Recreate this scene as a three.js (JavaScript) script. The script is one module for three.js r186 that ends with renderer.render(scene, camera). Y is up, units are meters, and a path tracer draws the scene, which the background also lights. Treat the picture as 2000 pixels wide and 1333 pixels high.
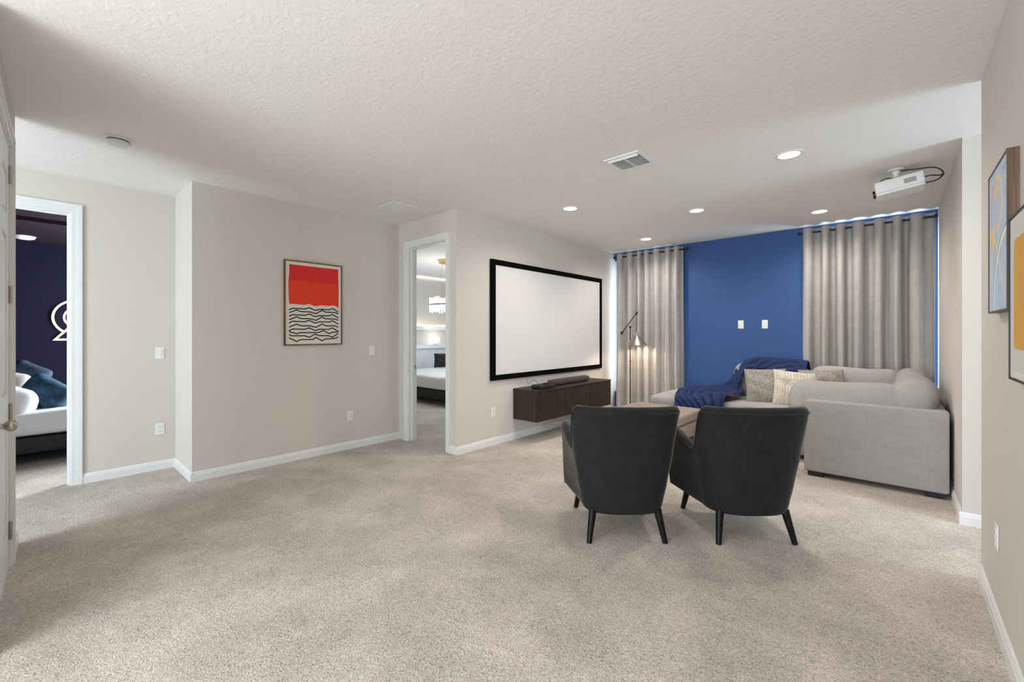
import * as THREE from 'three';
import { mergeGeometries, mergeVertices } from 'three/addons/utils/BufferGeometryUtils.js';
import { RectAreaLightUniformsLib } from 'three/addons/lights/RectAreaLightUniformsLib.js';

// ---------------------------------------------------------------- camera, sky, daylight, exposure
const scene = new THREE.Scene();
const camera = new THREE.PerspectiveCamera(77.123, 2000 / 1333, 0.02, 60);
camera.position.set(0, 1.355, 0);
camera.rotation.y = THREE.MathUtils.degToRad(41.894);
camera.setViewOffset(2000, 1333, 0, 14.5, 2000, 1333);
scene.add(camera);
scene.background = new THREE.Color(0.62, 0.80, 1.0);
scene.backgroundIntensity = 2.2;
const renderer = new THREE.WebGLRenderer();
renderer.toneMapping = THREE.LinearToneMapping;
renderer.toneMappingExposure = 1.12;
renderer.shadowMap.enabled = true;
RectAreaLightUniformsLib.init();
// daylight standing in each window opening: [x, y, z], width, height, the way it faces, strength, colour
const DAY = [0.88, 0.95, 1.0], BLUE = [0.66, 0.84, 1.0];
const daylight = [
  [[-1.22, 1.45, 3.16], 2.85, 1.9, [0, 0, -1], 9.5, DAY],      // window of the space behind the camera
  [[-3.65, 1.45, 2.76], 1.2, 1.9, [0, 0, -1], 13, [0.76, 0.89, 1.0]],       // hall beyond the alcove
  [[2.36, 1.45, -3.94], 0.74, 1.9, [-1, 0, 0], 7.0, [0.66, 0.84, 1.0]],     // side corridor
  [[-3.08, 1.48, -6.83], 1.0, 2.1, [0, 0, 1], 2.2, BLUE],       // behind the curtains
  [[-0.25, 1.48, -6.83], 1.1, 2.1, [0, 0, 1], 10, BLUE],
  [[-7.6, 1.45, -2.55], 1.5, 1.4, [0, 0, 1], 48.0, DAY],        // navy bedroom
  [[-6.2, 1.45, -7.52], 2.0, 1.5, [0, 0, 1], 2.4, BLUE],        // white bedroom
];
for (const [p, w, h, d, s, c] of daylight) {
  const l = new THREE.RectAreaLight(new THREE.Color(...c), s, w, h);
  l.position.set(...p); l.lookAt(p[0] + d[0], p[1] + d[1], p[2] + d[2]); l.name = 'window_daylight'; scene.add(l);
}
const DOWN = { color: [1.0, 0.91, 0.82], cd: 5.1 };

// ---------------------------------------------------------------- helpers
const H2 = Math.PI / 2;
let seed = 7;
const rnd = () => { seed = (seed * 1664525 + 1013904223) >>> 0; return seed / 4294967296; };
const lerp = (a, b, t) => a + (b - a) * t, clamp = (v, a = 0, b = 1) => Math.min(b, Math.max(a, v));
const sst = (a, b, v) => { if (a > b) return 1 - sst(b, a, v); const t = clamp((v - a) / (b - a)); return t * t * (3 - 2 * t); };
const names = {};
const numbered = (n) => { const k = names[n] = (names[n] ?? -1) + 1; return k ? `${n}_${String(k).padStart(3, '0')}` : n; };
const V = (x, y, z) => new THREE.Vector3(x, y, z);
// uv in metres from the dominant axis of the normal
function uvm(g, s = 1) {
  const p = g.attributes.position, n = g.attributes.normal, uv = new Float32Array(p.count * 2);
  for (let i = 0; i < p.count; i++) {
    const ax = Math.abs(n.getX(i)), ay = Math.abs(n.getY(i)), az = Math.abs(n.getZ(i)), x = p.getX(i), y = p.getY(i), z = p.getZ(i);
    if (ay >= ax && ay >= az) { uv[2 * i] = x * s; uv[2 * i + 1] = z * s; }
    else if (ax >= az) { uv[2 * i] = z * s; uv[2 * i + 1] = y * s; }
    else { uv[2 * i] = x * s; uv[2 * i + 1] = y * s; }
  }
  g.setAttribute('uv', new THREE.BufferAttribute(uv, 2));
  return g;
}
function merge(list) {
  const a = list.map((g) => { const c = g.index ? g.toNonIndexed() : g.clone(); for (const k of Object.keys(c.attributes)) if (!['position', 'normal', 'uv'].includes(k)) c.deleteAttribute(k); if (!c.attributes.uv) uvm(c); return c; });
  return a.length > 1 ? mergeGeometries(a) : a[0];
}
function obj(name, geos, mat, parent = scene) {
  const m = new THREE.Mesh(merge([].concat(geos)), mat);
  m.name = parent === scene ? numbered(name) : name; m.castShadow = m.receiveShadow = true;
  parent.add(m); return m;
}
function tag(o, label, category, group, kind) {
  o.userData.label = label; o.userData.category = category;
  if (group) o.userData.group = group;
  if (kind) o.userData.kind = kind;
  return o;
}
function thing(name, label, category, pos = [0, 0, 0], turn = 0, group) {
  const o = new THREE.Group(); o.name = numbered(name); o.position.set(...pos); o.rotation.y = turn; scene.add(o);
  return tag(o, label, category, group);
}
function struct(name, geos, mat, label, category) { return tag(obj(name, geos, mat), label, category, null, 'structure'); }
// box from corner to corner
function bx(x0, x1, y0, y1, z0, z1) {
  const g = new THREE.BoxGeometry(x1 - x0, y1 - y0, z1 - z0); g.translate((x0 + x1) / 2, (y0 + y1) / 2, (z0 + z1) / 2); return uvm(g.toNonIndexed());
}
// box with rounded edges, clustered rows at the edges, optional shaping
function soft(w, h, d, r, seg = 10, fn) {
  const g = new THREE.BoxGeometry(2, 2, 2, seg, seg, seg); g.deleteAttribute('uv'); g.deleteAttribute('normal');
  const m = mergeVertices(g), p = m.attributes.position, hw = [w / 2, h / 2, d / 2];
  for (let i = 0; i < p.count; i++) {
    const q = [p.getX(i), p.getY(i), p.getZ(i)].map((t, k) => Math.sin(t * Math.PI / 2) * hw[k]);
    const c = q.map((v, k) => clamp(v, -(hw[k] - r), hw[k] - r)), e = q.map((v, k) => v - c[k]), l = Math.hypot(...e);
    let o = l > 1e-9 ? c.map((v, k) => v + e[k] / l * r) : q;
    if (fn) o = fn(o[0], o[1], o[2]);
    p.setXYZ(i, ...o);
  }
  m.computeVertexNormals();
  return uvm(m.toNonIndexed());
}
const at = (g, x, y, z, ry = 0, rx = 0, rz = 0) => { g.applyMatrix4(new THREE.Matrix4().makeRotationFromEuler(new THREE.Euler(rx, ry, rz, 'YXZ'))); g.translate(x, y, z); return g; };
const tube = (pts, r, n = 24, m = 8, closed = false) => new THREE.TubeGeometry(new THREE.CatmullRomCurve3(pts.map((p) => V(...p)), closed), n, r, m, closed);
function rod(a, b, r0, r1 = r0, n = 14) {
  const A = V(...a), B = V(...b), g = new THREE.CylinderGeometry(r1, r0, A.distanceTo(B), n);
  g.applyQuaternion(new THREE.Quaternion().setFromUnitVectors(V(0, 1, 0), B.clone().sub(A).normalize())); g.translate((A.x + B.x) / 2, (A.y + B.y) / 2, (A.z + B.z) / 2); return g;
}
// grid surface from f(u, v) -> [x, y, z]
function grid(nu, nv, f, closeU = false) {
  const p = [], uv = [], ix = [];
  for (let j = 0; j <= nv; j++) for (let i = 0; i <= nu; i++) { p.push(...f(i / nu, j / nv)); uv.push(i / nu, j / nv); }
  for (let j = 0; j < nv; j++) for (let i = 0; i < nu; i++) { const a = j * (nu + 1) + i, b = a + 1, c = a + nu + 1, d = c + 1; ix.push(a, b, c, b, d, c); }
  const g = new THREE.BufferGeometry();
  g.setAttribute('position', new THREE.Float32BufferAttribute(p, 3)); g.setAttribute('uv', new THREE.Float32BufferAttribute(uv, 2)); g.setIndex(ix);
  g.computeVertexNormals();
  return g;
}
// closed sheet with thickness t, built from f(u, v)
function sheet(nu, nv, f, t) {
  const a = grid(nu, nv, f), p = a.attributes.position, n = a.attributes.normal, W = nu + 1, N = p.count, pos = [], uv = [], ix = [...a.index.array];
  for (let i = 0; i < N; i++) { pos.push(p.getX(i), p.getY(i), p.getZ(i)); uv.push(a.attributes.uv.getX(i), a.attributes.uv.getY(i)); }
  for (let i = 0; i < N; i++) { pos.push(p.getX(i) - n.getX(i) * t, p.getY(i) - n.getY(i) * t, p.getZ(i) - n.getZ(i) * t); uv.push(a.attributes.uv.getX(i), a.attributes.uv.getY(i)); }
  for (let k = 0; k < a.index.count; k += 3) ix.push(N + a.index.array[k], N + a.index.array[k + 2], N + a.index.array[k + 1]);
  const edge = (i, j) => ix.push(i, N + i, j, j, N + i, N + j);
  for (let i = 0; i < nu; i++) { edge(i + 1, i); edge(nv * W + i, nv * W + i + 1); }
  for (let j = 0; j < nv; j++) { edge(j * W, (j + 1) * W); edge((j + 1) * W + nu, j * W + nu); }
  const g = new THREE.BufferGeometry();
  g.setAttribute('position', new THREE.Float32BufferAttribute(pos, 3)); g.setAttribute('uv', new THREE.Float32BufferAttribute(uv, 2)); g.setIndex(ix); g.computeVertexNormals();
  return g;
}

// ---------------------------------------------------------------- procedural textures
function hash(x, y, s) { let h = (x * 374761393 + y * 668265263 + s * 2147483647) | 0; h = Math.imul(h ^ (h >>> 13), 1274126177); h ^= h >>> 16; return (h >>> 0) / 4294967296; }
function vnoise(x, y, per, s = 0) {   // tileable value noise, per = period in cells
  const xi = Math.floor(x), yi = Math.floor(y), fx = x - xi, fy = y - yi, u = fx * fx * (3 - 2 * fx), v = fy * fy * (3 - 2 * fy), m = (a) => ((a % per) + per) % per;
  const a = hash(m(xi), m(yi), s), b = hash(m(xi + 1), m(yi), s), c = hash(m(xi), m(yi + 1), s), d = hash(m(xi + 1), m(yi + 1), s);
  return lerp(lerp(a, b, u), lerp(c, d, u), v);
}
function tex(n, f, srgb, rep = 1) {     // f(u, v, i, j) -> [r, g, b] 0..1
  const d = new Uint8Array(n * n * 4);
  for (let j = 0; j < n; j++) for (let i = 0; i < n; i++) { const c = f(i / n, j / n, i, j), k = 4 * (j * n + i); d[k] = clamp(c[0]) * 255; d[k + 1] = clamp(c[1]) * 255; d[k + 2] = clamp(c[2]) * 255; d[k + 3] = 255; }
  const t = new THREE.DataTexture(d, n, n); t.wrapS = t.wrapT = THREE.RepeatWrapping; t.magFilter = THREE.LinearFilter; t.minFilter = THREE.LinearMipmapLinearFilter; t.generateMipmaps = true;
  if (srgb) t.colorSpace = THREE.SRGBColorSpace;
  t.repeat.set(rep, rep); t.needsUpdate = true; return t;
}
const g1 = (v) => [v, v, v];
function canvasTex(w, h, draw) {
  const c = document.createElement('canvas'); c.width = w; c.height = h; const x = c.getContext('2d'); draw(x, w, h);
  const t = new THREE.CanvasTexture(c); t.colorSpace = THREE.SRGBColorSpace; return t;
}
const M = (o) => new THREE.MeshStandardMaterial({ roughness: 0.8, ...o });
const P = (o) => new THREE.MeshPhysicalMaterial({ roughness: 0.8, ...o });
const lin = (r, g, b) => new THREE.Color().setRGB(r, g, b);

// carpet: one tile is 2.4 m, twisted tufts of about 5 mm in several beige and grey yarns
const tuft = (u, v) => 0.55 * vnoise(u * 460, v * 460, 460, 1) + 0.45 * vnoise(u * 820, v * 820, 820, 2);
const carpetC = tex(2048, (u, v) => {
  const t = tuft(u, v), nap = 0.5 * vnoise(u * 9, v * 9, 9, 5) + 0.3 * vnoise(u * 23, v * 23, 23, 6) + 0.2 * vnoise(u * 60, v * 60, 60, 8), yarn = vnoise(u * 300, v * 300, 300, 9);
  const k = 0.79 + 0.30 * (t - 0.5) + 0.16 * (nap - 0.5) - (t < 0.25 ? 0.08 : 0);
  return [k * 1.0, k * (0.955 + 0.02 * yarn), k * (0.905 + 0.045 * yarn)];
}, true, 1 / 2.4);
const carpetB = tex(2048, (u, v) => g1(tuft(u, v) * 0.8 + 0.2 * vnoise(u * 60, v * 60, 60, 8)), false, 1 / 2.4);
// sprayed knock-down plaster, 1.5 m tile
const knock = tex(1024, (u, v) => { const a = 0.6 * vnoise(u * 70, v * 70, 70, 11) + 0.4 * vnoise(u * 140, v * 140, 140, 12); return g1(0.8 * sst(0.42, 0.62, a) + 0.2 * vnoise(u * 260, v * 260, 260, 13)); }, false, 1 / 1.5);
const peel = tex(512, (u, v) => g1(0.6 * vnoise(u * 60, v * 60, 60, 21) + 0.4 * vnoise(u * 130, v * 130, 130, 22)), false, 1 / 0.9);
// plain woven cloth, 0.2 m tile
const weaveB = tex(512, (u, v, i, j) => { const a = Math.sin(u * Math.PI * 2 * 70), b = Math.sin(v * Math.PI * 2 * 70); return g1(0.5 + 0.25 * ((Math.floor(u * 70) + Math.floor(v * 70)) % 2 ? a : b) + 0.2 * (vnoise(u * 90, v * 12, 1000, 31) - 0.5)); }, false, 5);
const linenC = tex(1024, (u, v) => { const a = 0.5 * vnoise(u * 260, v * 10, 260, 32) + 0.5 * vnoise(u * 10, v * 260, 260, 33), m = vnoise(u * 8, v * 8, 8, 34); return g1(0.86 + 0.13 * (a - 0.5) + 0.03 * (m - 0.5)); }, true, 2.5);
const velvetC = tex(512, (u, v) => { const a = 0.6 * vnoise(u * 10, v * 10, 10, 41) + 0.4 * vnoise(u * 26, v * 26, 26, 42); return g1(0.72 + 0.55 * (a - 0.5) + 0.12 * (vnoise(u * 250, v * 250, 250, 43) - 0.5)); }, true, 1.6);
const woodDark = tex(1024, (u, v) => { const r = vnoise(u * 60, v * 3, 60, 51) * 0.5 + vnoise(u * 200, v * 6, 200, 52) * 0.5, k = 0.6 + 0.5 * (r - 0.5); return [k, k * 0.98, k * 0.96]; }, true, 1.2);
const shagC = tex(512, (u, v) => g1(0.72 + 0.17 * (vnoise(u * 34, v * 34, 34, 61) - 0.5) + 0.20 * (vnoise(u * 120, v * 120, 120, 62) - 0.5)), true, 3);
const knitB = tex(512, (u, v) => g1(0.5 + 0.3 * Math.sin(u * Math.PI * 2 * 14 + 1.2 * Math.sin(v * Math.PI * 2 * 24)) * Math.abs(Math.sin(v * Math.PI * 2 * 24)) + 0.3 * (vnoise(u * 90, v * 90, 90, 71) - 0.5)), false, 4);

const mat = {
  carpet: M({ map: carpetC, bumpMap: carpetB, bumpScale: 0.004, color: lin(0.93, 0.895, 0.855), roughness: 1 }),
  ceiling: M({ color: lin(0.86, 0.83, 0.795), bumpMap: knock, bumpScale: 0.0006, roughness: 0.95 }),
  wall: M({ color: lin(0.68, 0.630, 0.575), bumpMap: peel, bumpScale: 0.0005, roughness: 0.85 }),
  blue: M({ color: lin(0.022, 0.085, 0.26), bumpMap: peel, bumpScale: 0.0007, roughness: 0.6 }),
  navy: P({ color: lin(0.010, 0.009, 0.024), bumpMap: peel, bumpScale: 0.0005, roughness: 0.95, specularIntensity: 0.25 }),
  plum: P({ color: lin(0.020, 0.013, 0.021), roughness: 0.95, specularIntensity: 0.25 }),
  trim: M({ color: lin(0.82, 0.82, 0.81), roughness: 0.4 }),
  plate: M({ color: lin(0.85, 0.85, 0.84), roughness: 0.4 }),
  slot: M({ color: lin(0.10, 0.10, 0.10), roughness: 0.6 }),
  glass: P({ color: 0xffffff, transmission: 1, thickness: 0, roughness: 0, ior: 1.5 }),
  nickel: M({ color: lin(0.50, 0.44, 0.38), metalness: 1, roughness: 0.3 }),
  gold: M({ color: lin(0.75, 0.55, 0.22), metalness: 1, roughness: 0.3 }),
  blackMetal: M({ color: lin(0.012, 0.011, 0.011), roughness: 0.45 }),
  bronze: M({ color: lin(0.055, 0.045, 0.04), metalness: 0.6, roughness: 0.4 }),
  brushed: M({ color: lin(0.42, 0.38, 0.34), metalness: 1, roughness: 0.35 }),
  screenFrame: P({ color: lin(0.0035, 0.0035, 0.0035), roughness: 0.9, specularIntensity: 0.1 }),
  screen: M({ color: lin(0.76, 0.745, 0.73), roughness: 0.9 }),
  espresso: M({ map: woodDark, color: lin(0.075, 0.042, 0.03), roughness: 0.45 }),
  soundbar: M({ color: lin(0.06, 0.045, 0.035), roughness: 0.8, bumpMap: weaveB, bumpScale: 0.0006 }),
  plastic: M({ color: lin(0.01, 0.01, 0.01), roughness: 0.35 }),
  sofa: M({ map: linenC, bumpMap: weaveB, bumpScale: 0.0006, color: lin(0.54, 0.52, 0.515), roughness: 0.95 }),
  ottoman: M({ map: linenC, bumpMap: weaveB, bumpScale: 0.0006, color: lin(0.43, 0.355, 0.29), roughness: 0.95 }),
  oak: M({ map: woodDark, color: lin(0.62, 0.26, 0.09), roughness: 0.5 }),
  foot: M({ color: lin(0.008, 0.008, 0.008), roughness: 0.6 }),
  velvet: P({ map: velvetC, color: lin(0.012, 0.0115, 0.011), roughness: 0.85, sheen: 1.0, sheenRoughness: 0.5, sheenColor: lin(0.75, 0.72, 0.68) }),
  leg: P({ color: lin(0.004, 0.0035, 0.0035), roughness: 0.45, specularIntensity: 0.45 }),
  curtain: P({ map: linenC, bumpMap: weaveB, bumpScale: 0.0005, color: lin(0.66, 0.63, 0.605), roughness: 0.95, side: THREE.DoubleSide }),
  throw: P({ bumpMap: knitB, bumpScale: 0.003, color: lin(0.006, 0.020, 0.098), roughness: 0.8, sheen: 0.12, sheenColor: lin(0.10, 0.25, 0.7), side: THREE.DoubleSide }),
  shag: M({ map: shagC, bumpMap: shagC, bumpScale: 0.006, color: lin(0.66, 0.60, 0.53), roughness: 1 }),
  white: M({ color: lin(0.82, 0.82, 0.83), roughness: 0.9 }),
  projector: M({ color: lin(0.85, 0.85, 0.85), roughness: 0.4 }),
  greyPlastic: M({ color: lin(0.35, 0.36, 0.38), roughness: 0.5 }),
  walnut: M({ map: woodDark, color: lin(0.42, 0.24, 0.13), roughness: 0.5 }),
  bluePillow: M({ map: velvetC, color: lin(0.05, 0.16, 0.30), roughness: 0.8 }),
  darkPillow: M({ map: velvetC, color: lin(0.025, 0.06, 0.12), roughness: 0.8 }),
  beige: M({ map: linenC, color: lin(0.62, 0.57, 0.52), roughness: 0.9 }),
};
const glow = (r, g, b, k = 1) => M({ color: lin(0.8, 0.8, 0.8), emissive: lin(r, g, b), emissiveIntensity: k });

// ---------------------------------------------------------------- the shell
const CH = 2.75, T = 0.12;
const WX = { alcove: -5.47, picture: -4.78, screen: -3.65, right: 0.35 }, WZ = { ret: -0.957, door: -3.14, back: -6.75, front: 0.085, corrFar: -4.40, corrNear: -3.48 };
// a straight wall with openings: axis 'x' runs along x (lo..hi), thickness a..b on the other axis; holes [lo, hi, y0, y1]
function wallGeo(axis, lo, hi, a, b, holes = [], H = CH) {
  const out = [], put = (l, h, y0, y1) => { if (h - l > 1e-4 && y1 - y0 > 1e-4) out.push(axis === 'x' ? bx(l, h, y0, y1, a, b) : bx(a, b, y0, y1, l, h)); };
  let cur = lo;
  for (const [l, h, y0, y1] of holes.sort((p, q) => p[0] - q[0])) { put(cur, l, 0, H); put(l, h, 0, y0); put(l, h, y1, H); cur = h; }
  put(cur, hi, 0, H); return out;
}
const D1 = [-0.222, 0.60], D2 = [-4.58, -3.82], D3 = [-3.82, -2.96], DH = 2.445;
struct('floor', [bx(-10.2, 2.6, -0.12, 0, -7.8, 3.5)], mat.carpet, 'beige and grey twisted pile carpet over the whole floor', 'carpet');
struct('ceiling', [bx(-5.53, 2.6, CH, CH + 0.15, -3.20, 3.5), bx(-3.71, 2.6, CH, CH + 0.15, -7.0, -3.20)], mat.ceiling, 'white ceiling with knock-down plaster texture', 'ceiling');
struct('wall_left', wallGeo('z', -1.077, 3.0, WX.alcove - T, WX.alcove, [[D1[0], D1[1], 0, DH]]), mat.wall, 'pale wall with the doorway to the navy bedroom', 'wall');
struct('wall_left_return', [bx(WX.alcove, WX.picture - T, 0, CH, WZ.ret - T, WZ.ret)], mat.wall, 'narrow brightly lit return wall of the alcove', 'wall');
struct('wall_left_center', [bx(WX.picture - T, WX.picture, 0, CH, WZ.door - T, WZ.ret)], mat.wall, 'greige wall that carries the red and black picture', 'wall');
struct('wall_door_side', wallGeo('x', WX.picture, WX.screen, WZ.door - T, WZ.door, [[D2[0], D2[1], 0, DH]]), mat.wall, 'short wall around the doorway to the white bedroom', 'wall');
struct('wall_screen_side', [bx(WX.screen - T, WX.screen, 0, CH, WZ.back - 0.18, WZ.door - T)], mat.wall, 'light wall behind the projection screen', 'wall');
const W1 = [WX.screen, -2.52, 0.35, 2.62], W2 = [-0.86, WX.right - 0.035, 0.35, 2.62];
struct('wall_back', wallGeo('x', WX.screen, WX.right + T, WZ.back - 0.18, WZ.back, [W1, W2]), mat.blue, 'cobalt blue accent wall between the two curtains', 'wall');
struct('wall_right_far', [bx(WX.right, WX.right + T, 0, CH, WZ.back, WZ.corrFar), bx(WX.right + T, 2.4, 0, CH, WZ.corrFar - T, WZ.corrFar)], mat.wall, 'pale wall beside the sofa turning into the side corridor', 'wall');
struct('wall_right', [bx(WX.right, WX.right + T, 0, CH, WZ.corrNear, 3.2), bx(WX.right + T, 2.4, 0, CH, WZ.corrNear, WZ.corrNear + T)], mat.wall, 'pale wall that carries the two overlapping pictures', 'wall');
struct('wall_corridor_end', wallGeo('z', WZ.corrFar, WZ.corrNear, 2.4, 2.52, [[-4.32, -3.56, 0.5, 2.4]]), mat.wall, 'end wall of the side corridor with its window', 'wall');
struct('wall_front_left', wallGeo('x', -4.2, -2.8, WZ.front, WZ.front + T, [[D3[0], D3[1], 0, DH]]), mat.wall, 'wall end beside the closed panel door', 'wall');
struct('wall_front_side', [bx(-2.92, -2.8, 0, CH, WZ.front + T + 0.045, 3.2)], mat.wall, 'side wall of the space behind the room', 'wall');
struct('wall_front', wallGeo('x', -2.92, WX.right + T, 3.2, 3.38, [[-2.65, 0.2, 0.5, 2.4]]), mat.wall, 'rear wall with a large window', 'wall');
struct('wall_hall_end', wallGeo('x', WX.alcove - T, -2.92, 2.8, 2.98, [[-4.25, -3.05, 0.5, 2.4]]), mat.wall, 'end wall of the hall with a window', 'wall');

// windows: frame, mullions, panes
let wn = 0;
function window_(axis, lo, hi, y0, y1, p, label) {
  const o = new THREE.Group(); o.name = `window_${++wn}`; scene.add(o); tag(o, label, 'window', null, 'structure');
  const B = (l, h, a, b, d) => axis === 'x' ? bx(l, h, a, b, p - d, p + d) : bx(p - d, p + d, a, b, l, h), f = 0.045, m = (y0 + y1) / 2;
  obj('frame', [B(lo, lo + f, y0, y1, 0.03), B(hi - f, hi, y0, y1, 0.03), B(lo + f, hi - f, y0, y0 + f, 0.03), B(lo + f, hi - f, y1 - f, y1, 0.03), B(lo + f, hi - f, m - 0.02, m + 0.02, 0.025)], mat.trim, o);
  for (const [a, b] of [[y0 + f, m - 0.02], [m + 0.02, y1 - f]]) {
    const g = axis === 'x' ? new THREE.PlaneGeometry(hi - lo - 2 * f, b - a) : new THREE.PlaneGeometry(hi - lo - 2 * f, b - a).rotateY(Math.PI / 2);
    g.translate(axis === 'x' ? (lo + hi) / 2 : p, (a + b) / 2, axis === 'x' ? p : (lo + hi) / 2); obj('pane', [g], mat.glass, o);
  }
}
window_('x', ...W1, -6.87, 'sash window behind the curtain beside the screen wall');
window_('x', ...W2, -6.87, 'sash window behind the curtain over the sofa');
window_('z', -4.32, -3.56, 0.5, 2.4, 2.46, 'sash window at the end of the side corridor');
window_('x', -2.65, 0.2, 0.5, 2.4, 3.3, 'wide window in the rear wall');
window_('x', -4.25, -3.05, 0.5, 2.4, 2.9, 'window at the end of the hall');

// baseboards: stepped profile swept from a to b (points on the wall face), nrm points into the room
function skirting(name, a, b, nrm, label, e0 = 0, e1 = 0) {
  const dx = Math.sign(b[0] - a[0]), dz = Math.sign(b[1] - a[1]);
  const A = [a[0] - dx * e0, a[1] - dz * e0], B = [b[0] + dx * e1, b[1] + dz * e1];
  const prof = [[0, 0], [0.015, 0], [0.015, 0.060], [0.011, 0.068], [0.010, 0.078], [0.004, 0.088], [0, 0.088]];
  const pos = [], push = (p, q) => [p[0] + nrm[0] * q[0], q[1], p[1] + nrm[1] * q[0]];
  const quad = (p, q, r, s) => pos.push(...p, ...q, ...r, ...p, ...r, ...s);
  const flip = (B[0] - A[0]) * nrm[1] - (B[1] - A[1]) * nrm[0] > 0;
  for (let i = 0; i < prof.length; i++) { const q = prof[i], r = prof[(i + 1) % prof.length]; const f = [push(A, q), push(A, r), push(B, r), push(B, q)]; quad(...(flip ? f : f.reverse())); }
  for (const [E, s] of [[A, 1], [B, -1]]) for (let i = 1; i < prof.length - 1; i++) { const t = [push(E, prof[0]), push(E, prof[i]), push(E, prof[i + 1])]; pos.push(...((s > 0) === flip ? t.reverse() : t).flat()); }
  const g = new THREE.BufferGeometry(); g.setAttribute('position', new THREE.Float32BufferAttribute(pos, 3)); g.computeVertexNormals(); uvm(g);
  struct(name, [g], mat.trim, label, 'baseboard');
}
const CW = 0.064;   // casing width
skirting('baseboard_left', [WX.alcove, D1[0] - CW], [WX.alcove, WZ.ret], [1, 0], 'white baseboard right of the navy bedroom doorway');
skirting('baseboard_left_return', [WX.alcove + 0.015, WZ.ret], [WX.picture, WZ.ret], [0, 1], 'short white baseboard of the alcove return', 0, 0.015);
skirting('baseboard_left_center', [WX.picture, WZ.ret], [WX.picture, WZ.door], [1, 0], 'white baseboard under the red and black picture');
skirting('baseboard_door_side', [D2[1] + CW, WZ.door], [WX.screen, WZ.door], [0, 1], 'tiny white baseboard beside the bedroom door casing', 0, 0.015);
skirting('baseboard_screen_side', [WX.screen, WZ.door], [WX.screen, WZ.back], [1, 0], 'white baseboard under the floating cabinet');
skirting('baseboard_back', [WX.screen + 0.015, WZ.back], [WX.right - 0.015, WZ.back], [0, 1], 'white baseboard of the blue wall');
skirting('baseboard_right_far', [WX.right, WZ.back], [WX.right, WZ.corrFar], [-1, 0], 'white baseboard behind the sofa end');
skirting('baseboard_corridor', [WX.right - 0.015, WZ.corrFar], [2.4, WZ.corrFar], [0, 1], 'white baseboard of the bright corridor face');
skirting('baseboard_right', [WX.right, WZ.corrNear], [WX.right, 3.2], [-1, 0], 'white baseboard below the two overlapping pictures', 0.0);
skirting('baseboard_front_left', [-4.2, WZ.front], [D3[0] - CW, WZ.front], [0, -1], 'short white baseboard beside the closed panel door', 0.015);

// door casings with jambs
function casing(name, axis, lo, hi, H, a, b, face, label, faces = [face]) {   // wall from a to b on the other axis
  const o = new THREE.Group(); o.name = name; scene.add(o); tag(o, label, 'door casing', null, 'structure');
  const B = (l, h, y0, y1, p, q) => axis === 'x' ? bx(l, h, y0, y1, Math.min(p, q), Math.max(p, q)) : bx(Math.min(p, q), Math.max(p, q), y0, y1, l, h);
  obj('jamb', [B(lo, lo + 0.018, 0, H - 0.018, a, b)], mat.trim, o); obj('jamb', [B(hi - 0.018, hi, 0, H - 0.018, a, b)], mat.trim, o); obj('head_jamb', [B(lo, hi, H - 0.018, H, a, b)], mat.trim, o);
  const mid = (a + b) / 2;
  obj('stop', [B(lo + 0.018, lo + 0.03, 0, H - 0.03, mid - 0.02, mid + 0.02), B(hi - 0.03, hi - 0.018, 0, H - 0.03, mid - 0.02, mid + 0.02), B(lo + 0.018, hi - 0.018, H - 0.03, H - 0.018, mid - 0.02, mid + 0.02)], mat.trim, o);
  for (const s of faces) {
    const w = s > 0 ? b : a, r = 0.006;
    const strip = (l, h, y0, y1, t) => B(l, h, y0, y1, w, w + s * t);
    obj('casing_side', [strip(lo - CW, lo - CW + 0.02, 0, H + CW, 0.019), strip(lo - CW + 0.02, lo - 0.03, 0, H + CW - 0.02, 0.016), strip(lo - 0.03, lo + r, 0, H + 0.03, 0.011)], mat.trim, o);
    obj('casing_side', [strip(hi + CW - 0.02, hi + CW, 0, H + CW, 0.019), strip(hi + 0.03, hi + CW - 0.02, 0, H + CW - 0.02, 0.016), strip(hi - r, hi + 0.03, 0, H + 0.03, 0.011)], mat.trim, o);
    obj('casing_head', [strip(lo - CW + 0.02, hi + CW - 0.02, H + CW - 0.02, H + CW, 0.019), strip(lo - 0.03, hi + 0.03, H + 0.03, H + CW - 0.02, 0.016), strip(lo + r, hi - r, H - r, H + 0.03, 0.011)], mat.trim, o);
  }
  return o;
}
casing('trim_1', 'z', D1[0], D1[1], DH, WX.alcove - T, WX.alcove, 1, 'white casing around the navy bedroom doorway');
const t2 = casing('trim_2', 'x', D2[0], D2[1], DH, WZ.door - T, WZ.door, 1, 'white casing around the white bedroom doorway');
obj('strike_plate', [bx(D2[0] + 0.018, D2[0] + 0.0205, 0.90, 0.96, -3.245, -3.215)], mat.nickel, t2);
casing('trim_3', 'x', D3[0], D3[1], DH, WZ.front, WZ.front + T, -1, 'white casing around the closed panel door');
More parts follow.
